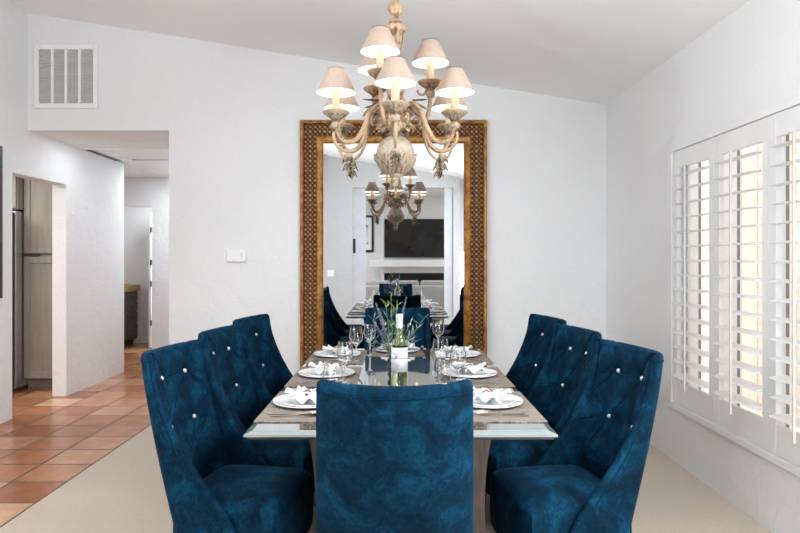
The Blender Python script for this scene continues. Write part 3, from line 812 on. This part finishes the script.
# glasses
def wine_prof(H=.2):
    outp = [(.034,0),(.034,.002),(.012,.006),(.0045,.012),(.004,.05),(.0045,.085),(.012,.094),(.030,.108),(.0395,.130),(.041,.148),(.037,.175),(.0325,H)]
    inn = [(.0310,H),(.0355,.175),(.0395,.148),(.038,.131),(.029,.110),(.012,.098),(0,.095)]
    return [(0,0)] + outp + inn
def stemless_prof(H=.125):
    return [(0,0),(.028,0),(.038,.012),(.047,.040),(.049,.060),(.045,.095),(.040,H),(.0385,H),(.0435,.095),(.0475,.060),(.0455,.041),(.036,.014),(.02,.007),(0,.006)]
gl = [('wine_glass',-.170,4.22,1.0,'stemmed wine glass left of the bottle near the far plate'),
      ('wine_glass',-.242,3.95,1.03,'stemmed wine glass on the left beside the farthest left plate'),
      ('wine_glass',-.256,3.26,1.03,'stemmed wine glass on the left before the middle left plate'),
      ('stemless_glass',-.296,3.06,1.0,'stemless glass on the left behind the near chair back'),
      ('stemless_glass',.272,3.98,1.04,'stemless glass on the right beside the farthest right plate'),
      ('wine_glass',.283,4.37,1.03,'stemmed wine glass on the right standing behind a stemless glass'),
      ('wine_glass',.300,3.14,1.0,'stemmed wine glass on the right above the near right plate'),
      ('stemless_glass',.232,3.25,1.0,'stemless glass on the right nearest the table centre')]
for kind, x, y, s, lab in gl:
    def mk(kind=kind): return MB().lathe(wine_prof() if kind == 'wine_glass' else stemless_prof(), 32).build(kind, M['glass'], None, True, sharp=38)
    o = once(kind, mk); 
    on_mat = any(abs(x-mx_) < .18 and abs(y-my_) < .30 for mx_, my_ in [(-.37,s_[1]-.035) for s_ in seats[:3]]+[(.405,s_[1]-.035) for s_ in seats[3:6]]) or (abs(x-.012) < .18 and abs(y-4.345) < .18)
    o.location = (x, y, SZ+(.005 if on_mat else .0005)); o.scale = (s,s,s); tag(o, lab, 'glass', 'clear glasses on the table')
# wine bottle
t = thing('wine_bottle', 'clear bottle of white wine with white label in the table centre', 'bottle', (.017, 3.15, SZ+.0005))
prof = [(0,.012),(.018,.008),(.031,.0),(.037,.004),(.039,.02),(.039,.196),(.0375,.212),(.031,.234),(.021,.252),(.0165,.268),(.0145,.30),(.0150,.345),(.0150,.355),(0,.355)]
MB().lathe(prof, 36).build('glass_body', M['bottle'], t, True, sharp=50)
lab = MB().lathe([(.0393,.082),(.0396,.082),(.0396,.199),(.0393,.199)], 40).build('label', M['label'], t, True)
MB().lathe([(0,.3575),(.0152,.3575),(.0166,.355),(.0168,.343),(.0158,.339),(.0162,.292),(.0158,.291)], 24).build('foil_cap', M['foil'], t, True, sharp=50)
cu = bpy.data.curves.new('label_text', 'FONT'); cu.body = 'DUNE'; cu.size = .016; cu.align_x = 'CENTER'; cu.extrude = .0002
to = bpy.data.objects.new('label_text', cu); C.objects.link(to)
dg = bpy.context.evaluated_depsgraph_get(); me = bpy.data.meshes.new_from_object(to.evaluated_get(dg)); bpy.data.objects.remove(to)
for v in me.vertices:      # wrap the lettering round the bottle
    a = v.co.x/.0397 - .33; r = .0397+v.co.z
    z = v.co.y; v.co = (r*math.sin(a), -r*math.cos(a), z+.163)
me.materials.append(M['ink']); o = bpy.data.objects.new('label_text', me); C.objects.link(o); o.parent = lab
mb = MB()
def onlab(a, z): return (.0399*math.sin(a), -.0399*math.cos(a), z)
mb.tube([onlab(-1.25+2.5*k/20, .1475) for k in range(21)], .0014, 6)
for a0, s0 in ((-.52,1),(-.34,1.15)):       # two little birds standing on the line
    mb.tube([onlab(a0-.12*s0,.153), onlab(a0-.05*s0,.1545), onlab(a0+.02*s0,.1555), onlab(a0+.08*s0,.1590), onlab(a0+.13*s0,.1585)], [.0006,.0026,.0030,.0018,.0005], 6)
    mb.tube([onlab(a0,.154), onlab(a0,.148)], .0006, 5)
mb.tube([onlab(-.48+.5*k/8, .116) for k in range(9)], .0005, 5)
mb.tube([onlab(-.48+.3*k/8, .109) for k in range(9)], .0005, 5)
mb.build('label_emblem', M['ink'], lab)
# vase with flowers behind the bottle
t = thing('flower_vase', 'small bouquet of purple and green stems in a dark vase behind the bottle', 'vase', (-.014, 3.29, SZ+.0005))
MB().lathe([(0,0),(.028,0),(.031,.006),(.022,.016),(.024,.030),(.032,.042),(.025,.054),(.025,.060),(.033,.074),(.026,.088),(.026,.094),(.032,.108),(.025,.122),(.022,.132),(.027,.145),(.024,.145),(.018,.132),(0,.12)], 24).build('vase', M['vase'], t, True)
rnd = random.Random(3)
def stem(tip, r=.0016):
    p = smoothpath([(0,0,.10),(tip[0]*.25,tip[1]*.25,.16),(tip[0]*.65,tip[1]*.65,.12+(tip[2]-.12)*.62),tip], 5); return p
for tip, kind in (((-.088,-.02,.405),'pink'),((-.070,.0,.37),'lilac'),((.066,.0,.43),'lilac'),((.055,.02,.385),'lilac'),((-.012,.01,.46),'leaf'),((-.04,-.02,.41),'leaf'),((.02,-.01,.42),'leaf'),((-.10,.0,.32),'silver'),
                  ((-.115,.0,.25),'silver'),((.125,-.01,.28),'silver'),((.16,.0,.33),'silver'),((-.13,.01,.20),'silver'),((.11,-.02,.22),'silver'),((-.06,-.02,.25),'lilacs'),((-.085,.02,.28),'lilacs'),((.085,-.01,.30),'silver'),((.05,-.03,.29),'lilacs'),((-.05,-.03,.31),'silver')):
    p = stem(tip); mb = MB().tube(p, .0016, 5); n_ = len(p)
    o = mb.build('stem', M['stem'], t)
    mb = MB()
    if kind in ('pink','lilac','lilacs'):
        for k in range(85):
            f = rnd.uniform(.52 if kind != 'lilacs' else .8, 1)*(n_-1); i = int(f); q = p[i].lerp(p[min(i+1,n_-1)], f-i)
            w_ = .014*(1.15-(f/(n_-1)-.5)*1.6) + (.006 if kind == 'lilacs' else 0); a = rnd.uniform(0,2*PI)
            d = Vector((math.cos(a),math.sin(a),rnd.uniform(.1,.9))).normalized()*w_
            s_ = Vector((-math.sin(a),math.cos(a),0))*.0045
            mb.poly([q, q+d*.6+s_, q+d, q+d*.6-s_])
        mb.build('blossom', M['pink' if kind == 'pink' else 'lilac'], o)
    else:
        for k in range(17):
            f = rnd.uniform(.30,1)*(n_-1); i = int(f); q = p[i].lerp(p[min(i+1,n_-1)], f-i); a = rnd.uniform(0,2*PI)
            ln = rnd.uniform(.03,.06); d = Vector((math.cos(a),math.sin(a)*.6,rnd.uniform(.2,1.2))).normalized()*ln
            s_ = Vector((-math.sin(a),math.cos(a),.3)).normalized()*(.005 if kind == 'leaf' else .003)
            mb.poly([q, q+d*.5+s_, q+d, q+d*.5-s_])
        mb.build('foliage', M['leaf' if kind == 'leaf' else 'leaf_grey'], o)
# two small dark trinkets on the end mat
for i, (x, y, lab_) in enumerate(((.178,4.41,'tiny dark shaker on the end placemat, the one farther back'),(.188,4.30,'tiny dark shaker on the end placemat, the one nearer the bottle'))):
    t = thing('salt_shaker', lab_, 'shaker', (x, y, SZ+.005), 0, 'tiny dark shakers')
    MB().lathe([(0,0),(.011,0),(.012,.004),(.009,.016),(.010,.020),(0,.020)], 14).build('body', M['vase'], t, True, sharp=50)
    MB().lathe([(.010,.020),(.010,.025),(.006,.029),(0,.030)], 14).build('cap', M['alu'], t, True, sharp=50)

# ------------------------------------------------------------------ chandelier
HX, HYc, HUP = -.003, 3.40, .014
ch = thing('chandelier', 'cream carved chandelier with nine candle lamps and taupe shades', 'chandelier', (HX, HYc, HUP))
ctop = cz(HX)-HUP
MB().lathe([(0,ctop+.02),(.065,ctop+.01),(.065,ctop-.012),(.05,ctop-.03),(.02,ctop-.045),(.008,ctop-.05),(0,ctop-.05)], 28).build('canopy', M['cream'], ch, True, sharp=50)
mb = MB(); z = ctop-.045; k = 0
while z > 2.72:
    a = 0 if k % 2 else PI/2
    pts = [(.011*math.cos(q)*math.cos(a), .011*math.cos(q)*math.sin(a), z-.016+.020*math.sin(q)) for q in [2*PI*j/12 for j in range(13)]]
    mb.tube(pts, .0028, 6, cap=False); z -= .030; k += 1
mb.build('chain', M['grey_cream'], ch, True)
# finial bud
mb = MB(); seg = 40; prof = [(.004,2.728),(.010,2.722),(.024,2.710),(.035,2.690),(.037,2.676),(.030,2.656),(.015,2.640),(.012,2.632)]
for a_ in (0,): mb.lathe(prof, seg)
for v in mb.bm.verts:
    a = math.atan2(v.co.y, v.co.x); r = math.hypot(v.co.x, v.co.y); f = 1+.13*abs(math.sin(4*a+ (v.co.z-2.6)*14)); v.co.x *= f; v.co.y *= f
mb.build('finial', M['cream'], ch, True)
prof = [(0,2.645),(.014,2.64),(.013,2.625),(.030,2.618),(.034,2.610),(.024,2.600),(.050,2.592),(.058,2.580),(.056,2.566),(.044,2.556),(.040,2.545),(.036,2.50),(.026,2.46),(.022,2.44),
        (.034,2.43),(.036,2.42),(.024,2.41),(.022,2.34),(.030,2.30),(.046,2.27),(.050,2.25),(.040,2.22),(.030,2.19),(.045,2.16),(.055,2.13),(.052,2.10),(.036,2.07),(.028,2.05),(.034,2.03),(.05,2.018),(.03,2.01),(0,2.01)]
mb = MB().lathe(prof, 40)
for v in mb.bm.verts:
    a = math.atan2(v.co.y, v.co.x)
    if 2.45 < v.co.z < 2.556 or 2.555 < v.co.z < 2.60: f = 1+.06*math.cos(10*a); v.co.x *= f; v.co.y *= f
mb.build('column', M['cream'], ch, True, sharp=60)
GZ = 1.919
MB().lathe([(.1*math.sin(PI*k/24), GZ+.1*math.cos(PI*k/24)) for k in range(25)], 40).build('globe', M['ivory'], ch, True)
# carved leaf cup round the lower half of the globe
mb = MB(); ns, nv = 96, 14
def cup(u, v):
    a = 2*PI*u; lobe = abs(math.cos(3*a)); lobe = lobe**1.2
    th0 = PI/2 + .34 - .36*lobe          # rim angle from the top
    th = PI - (PI-th0)*v
    r = .101 + .006*math.sin(18*a)*math.sin(11*th) + .005*math.sin(31*a+5*th)
    if v > .8: r += .004*((v-.8)/.2)**2*lobe**3
    return Vector((r*math.sin(th)*math.cos(a), r*math.sin(th)*math.sin(a), GZ+r*math.cos(th)))
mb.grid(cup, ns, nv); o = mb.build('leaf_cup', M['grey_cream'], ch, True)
md = o.modifiers.new('thick', 'SOLIDIFY'); md.thickness = .006
def leaf_mb(mb, base, d, side, ln, w_, curl):
    """pointed leaf from base along d, bending by curl at the tip"""
    d = Vector(d).normalized(); side = Vector(side).normalized(); nrm_ = d.cross(side)
    rows = []
    for k in range(7):
        f = k/6; c = Vector(base)+d*ln*f + nrm_*curl*f*f
        ww = w_*math.sin(PI*min(.98, .22+.78*f))**.8
        rows.append([mb.bm.verts.new(c+side*ww*s+nrm_*(.25*ww*abs(s))) for s in (-1,-.4,0,.4,1)])
    for a, b in zip(rows, rows[1:]):
        for k in range(4): mb.bm.faces.new((a[k],a[k+1],b[k+1],b[k]))
# bottom tassel
mb = MB().lathe([(.03,1.822),(.036,1.812),(.030,1.80),(.018,1.79),(.022,1.775),(.020,1.765),(0,1.74)], 20)
for k in range(6):
    a = PI/6+k*PI/3; d = Vector((math.cos(a)*.30,math.sin(a)*.30,-1)); s_ = (-math.sin(a),math.cos(a),0)
    leaf_mb(mb, (.016*math.cos(a),.016*math.sin(a),1.80), d, s_, .070, .015, -.016)
o = mb.build('bottom_tassel', M['grey_cream'], ch, True)
# scrolls between arms
for k in range(6):
    a = k*PI/3; ca, sa = math.cos(a), math.sin(a); mb = MB()
    def P3(r, z, off=0): return (r*ca-off*sa, r*sa+off*ca, z)
    sp_ = []
    for j in range(30):
        q = j/29; ang = PI*.6+q*2.3*PI; rad = .042*(1-q*.78); sp_.append(P3(.104+rad*math.cos(ang), 2.095+rad*math.sin(ang)))
    mb.tube([P3(.03,2.16), P3(.05,2.155)] + sp_, [.009,.010]+[.0115*(1-.55*j/29) for j in range(30)], 8)
    sp_ = []
    for j in range(22):
        q = j/21; ang = -.2*PI-q*2.0*PI; rad = .024*(1-q*.75); sp_.append(P3(.075+rad*math.cos(ang), 2.155+rad*math.sin(ang)))
    mb.tube(sp_, [.008*(1-.5*j/21) for j in range(22)], 8)
    for off, dz in ((.0,-1),(.6,-.7),(-.6,-.7)):
        leaf_mb(mb, P3(.105,2.07), (ca*.25-sa*off, sa*.25+ca*off, dz), (-sa,ca,0), .065, .017, .014)
    leaf_mb(mb, P3(.06,2.10), (ca*.9,sa*.9,.7), (-sa,ca,0), .07, .018, -.015)
    mb.build('scroll', M['cream'], ch, True)
def make_arm(kind):
    """arm in the local r-z plane (x = radius)"""
    mb = MB()
    if kind == 'lower':
        p = smoothpath([(.03,0,2.09),(.06,0,2.155),(.105,0,2.170),(.150,0,2.125),(.185,0,2.04),(.229,0,1.975),(.285,0,1.957),(.325,0,1.985),(.340,0,2.045)], 6)
        n_ = len(p); mb.tube(p, [.016-.006*(k/n_) for k in range(n_)], 10)
        p2 = smoothpath([(.160,0,2.10),(.188,0,1.995),(.222,0,1.935),(.270,0,1.910),(.325,0,1.925),(.352,0,1.965),(.352,0,2.0)], 5)
        mb.tube(p2, [.008]*len(p2), 8)
        for y_ in (-1,1):
            leaf_mb(mb, (.10,.008*y_,2.18), (.75,.25*y_,-.55), (.3,.9*y_,.1), .10, .022, .012)
            leaf_mb(mb, (.32,.008*y_,1.97), (.45,.25*y_,.9), (-.2,.9*y_,.1), .075, .014, .012)
        leaf_mb(mb, (.105,0,2.185), (1,0,-.25), (0,1,0), .085, .024, .02)
        R_, CZ_, SZ_, ctop_ = .340, 2.102, 2.197, 2.212
    else:
        p = smoothpath([(.03,0,2.15),(.055,0,2.09),(.10,0,2.055),(.150,0,2.085),(.178,0,2.16),(.185,0,2.25)], 6)
        mb.tube(p, .0105, 8)
        sp_ = [(.135+(.030*(1-q*.7))*math.cos(PI*.0+q*2*PI*.9), 0, 2.26+(.034*(1-q*.7))*math.sin(PI+q*2*PI*.9)*1) for q in [j/17 for j in range(18)]]
        mb.tube(smoothpath([(.19,0,2.20),(.175,0,2.225)] + sp_[0:12:3], 4), .006, 7)
        leaf_mb(mb, (.16,0,2.09), (.35,0,1), (0,1,0), .08, .016, .014)
        R_, CZ_, SZ_, ctop_ = .185, 2.303, 2.400, 2.415
    arm = mb.build('arm', M['cream'] if kind == 'upper' else M['cream'], ch, True, sharp=60)
    # turned socket and dished cup
    mb = MB().lathe([(0,CZ_-.085),(.014,CZ_-.085),(.021,CZ_-.076),(.025,CZ_-.060),(.018,CZ_-.048),(.024,CZ_-.040),(.028,CZ_-.034),(.046,CZ_-.020),(.062,CZ_-.006),(.066,CZ_),(.062,CZ_+.004),(.035,CZ_-.004),(.021,CZ_-.004),(0,CZ_-.004)], 36, (R_,0,0))
    for v in mb.bm.verts:
        dx = v.co.x-R_; rr_ = math.hypot(dx, v.co.y); a = math.atan2(v.co.y, dx)
        if .030 < rr_ < .064 and v.co.z < CZ_: f = 1+.085*math.cos(12*a); v.co.x = R_+dx*f; v.co.y *= f
    mb.build('cup', M['grey_cream'] if kind == 'lower' else M['cream'], arm, True, sharp=60)
    MB().lathe([(.0195,CZ_-.004),(.0195,ctop_-.002),(.018,ctop_),(.006,ctop_),(0,ctop_)], 20, (R_,0,0)).build('candle_sleeve', M['candle'], arm, True, sharp=50)
    MB().lathe([(.007,ctop_),(.014,ctop_+.012),(.017,ctop_+.026),(.013,ctop_+.044),(.004,ctop_+.062),(0,ctop_+.064)], 14, (R_,0,0)).build('bulb', M['bulb'], arm, True)
    # shade: outer cloth, lining, rims
    mb = MB(); H_ = .116
    mb.lathe([(.098,SZ_),(.0985,SZ_+.001),(.043,SZ_+H_)], 40, (R_,0,0)); no = len(mb.bm.faces)
    mb.lathe([(.0965,SZ_),(.0415,SZ_+H_)], 40, (R_,0,0))
    for i, f in enumerate(mb.bm.faces): f.material_index = 0 if i < no else 1
    shd = mb.build('shade', [M['shade_out'], M['shade_in']], arm, True)
    # keep both skins facing the right way without relying on recalculation
    MB().lathe([(.0405,SZ_+H_-.002),(.0440,SZ_+H_-.002),(.0437,SZ_+H_+.002),(.0405,SZ_+H_+.002),(.0405,SZ_+H_-.002)], 40, (R_,0,0)).build('shade_trim', M['shade_rim'], arm, True, sharp=40)
    if kind == 'lower':
        mb = MB().lathe([(0,1.905),(.016,1.902),(.022,1.895),(.018,1.885),(.010,1.878),(.012,1.865),(.007,1.85),(.009,1.84),(0,1.795)], 14, (.272,0,0))
        for k in range(4):
            a = k*PI/2+PI/4; d = (math.cos(a)*.35,math.sin(a)*.35,-1); s_ = (-math.sin(a),math.cos(a),0)
            leaf_mb(mb, (.272+.008*math.cos(a),.008*math.sin(a),1.890), d, s_, .046, .019, .010)
            leaf_mb(mb, (.272+.005*math.cos(a),.005*math.sin(a),1.850), d, s_, .044, .017, .012)
        mb.build('tassel', M['grey_cream'], arm, True)
    return arm, R_, ctop_
def lamp(x, y, z, e, rad=.02, col=(1,.85,.66)):
    l = bpy.data.lights.new('candle_glow', 'POINT'); l.energy = e; l.shadow_soft_size = rad; l.color = col
    o = bpy.data.objects.new('candle_glow', l); C.objects.link(o); o.location = (x, y, z); return o
for kind, angs in (('lower', [-90,-30,30,90,150,210]), ('upper', [-114,6,126])):
    arm, R_, zt_ = make_arm(kind)
    for i, d in enumerate(angs):
        a = arm if i == 0 else copy_tree(arm, ch)
        a.rotation_euler = (0,0,math.radians(d))
        lamp(HX+R_*math.cos(math.radians(d)), HYc+R_*math.sin(math.radians(d)), zt_+.078+HUP, .6, .012)

# ------------------------------------------------------------------ light
def area(name, loc, rot, sx_, sy_, e, col=(1,1,1)):
    l = bpy.data.lights.new(name, 'AREA'); l.shape = 'RECTANGLE'; l.size = sx_; l.size_y = sy_; l.energy = e; l.color = col
    o = bpy.data.objects.new(name, l); C.objects.link(o); o.location = loc; o.rotation_euler = rot; return o
cool = (.905,.955,1)
area('rear_fill', (-2.45, YB+.35, 1.5), (PI/2, 0, -.5), 1.4, 2.0, 34, cool)  # added lamp, stands in for daylight from behind the camera
area('rear_fill', (1.52, -.12, .95), (PI/2, 0, -.2), .55, 1.1, 60, cool)  # added lamp, brightens the low right wall and carpet
area('high_fill', (-2.1, 2.4, cz(-2.1)-.42), (0, math.radians(-24), 0), 1.1, 2.2, 52, cool)  # added fill below the ceiling, turned towards the right wall
area('high_fill', (1.60, 1.45, 2.35), (0, math.radians(62), 0), .5, 1.2, 105, cool)  # added fill, turned to brighten the left wall
def fill_uplight(loc, to, e):  # unseen spots added to brighten the ceiling
    l = bpy.data.lights.new('fill_uplight', 'SPOT'); l.energy = e; l.spot_size = math.radians(150); l.spot_blend = 1; l.shadow_soft_size = .12; l.color = cool
    o = bpy.data.objects.new('fill_uplight', l); C.objects.link(o); o.location = loc; o.rotation_euler = (Vector(to)-Vector(loc)).to_track_quat('-Z','Y').to_euler()
fill_uplight((-2.5, 1.1, 1.7), (-.6, 2.6, 3.3), 120)
fill_uplight((1.6, .6, 1.6), (.6, 2.4, 2.9), 28)
area('living_fill', (-1.9, -2.6, LZ-.03), (0,0,0), 1.6, 2.6, 100, (.93,.97,1))  # unseen lamps added to brighten the living room in the mirror
area('living_fill', (2.9, -2.6, LZ-.03), (0,0,0), 1.6, 2.6, 100, (.93,.97,1))
area('kitchen_fill', (-4.7, 5.4, HZ-.02), (0,0,0), 1.2, 1.2, 70, (1,.98,.95))  # unseen lamp added to light the kitchen
area('hall_fill', (-2.75, 8.55, HZ+.0), (0,0,0), .9, .9, 30, (.86,.93,1))  # added lamp brightening the hall, apart from the recessed light
area('bath_fill', (-3.0, 10.1, HZ+.0), (0,0,0), .9, .7, 42, cool)  # unseen lamp added to light the bath
area('hall_fill', (-2.7, 6.45, HZ-.02), (0,0,0), .8, .5, 7, (.86,.93,1))  # second added lamp, for the front of the hall
sun = bpy.data.lights.new('sun', 'SUN'); sun.energy = 2.1; sun.angle = .02; sun.color = (1,.97,.93)
so = bpy.data.objects.new('sun', sun); C.objects.link(so)
so.rotation_euler = Vector((.42,.10,-.9)).to_track_quat('-Z','Y').to_euler()
wd = bpy.data.worlds.new('world'); sc.world = wd; wd.use_nodes = True
bg = wd.node_tree.nodes['Background']; bg.inputs['Color'].default_value = (.93,.97,1,1); bg.inputs['Strength'].default_value = 2.0
sc.view_settings.view_transform = 'Standard'; sc.view_settings.look = 'None'; sc.view_settings.exposure = -.16
sc.cycles.max_bounces = 14; sc.cycles.diffuse_bounces = 6; sc.cycles.glossy_bounces = 6; sc.cycles.transmission_bounces = 10; sc.cycles.transparent_max_bounces = 12
sc.cycles.caustics_reflective = False; sc.cycles.caustics_refractive = False
sc.cycles.sample_clamp_indirect = 6.0
# no empty labels left behind
for o in bpy.data.objects:
    if 'label' in o and not o['label']: del o['label']
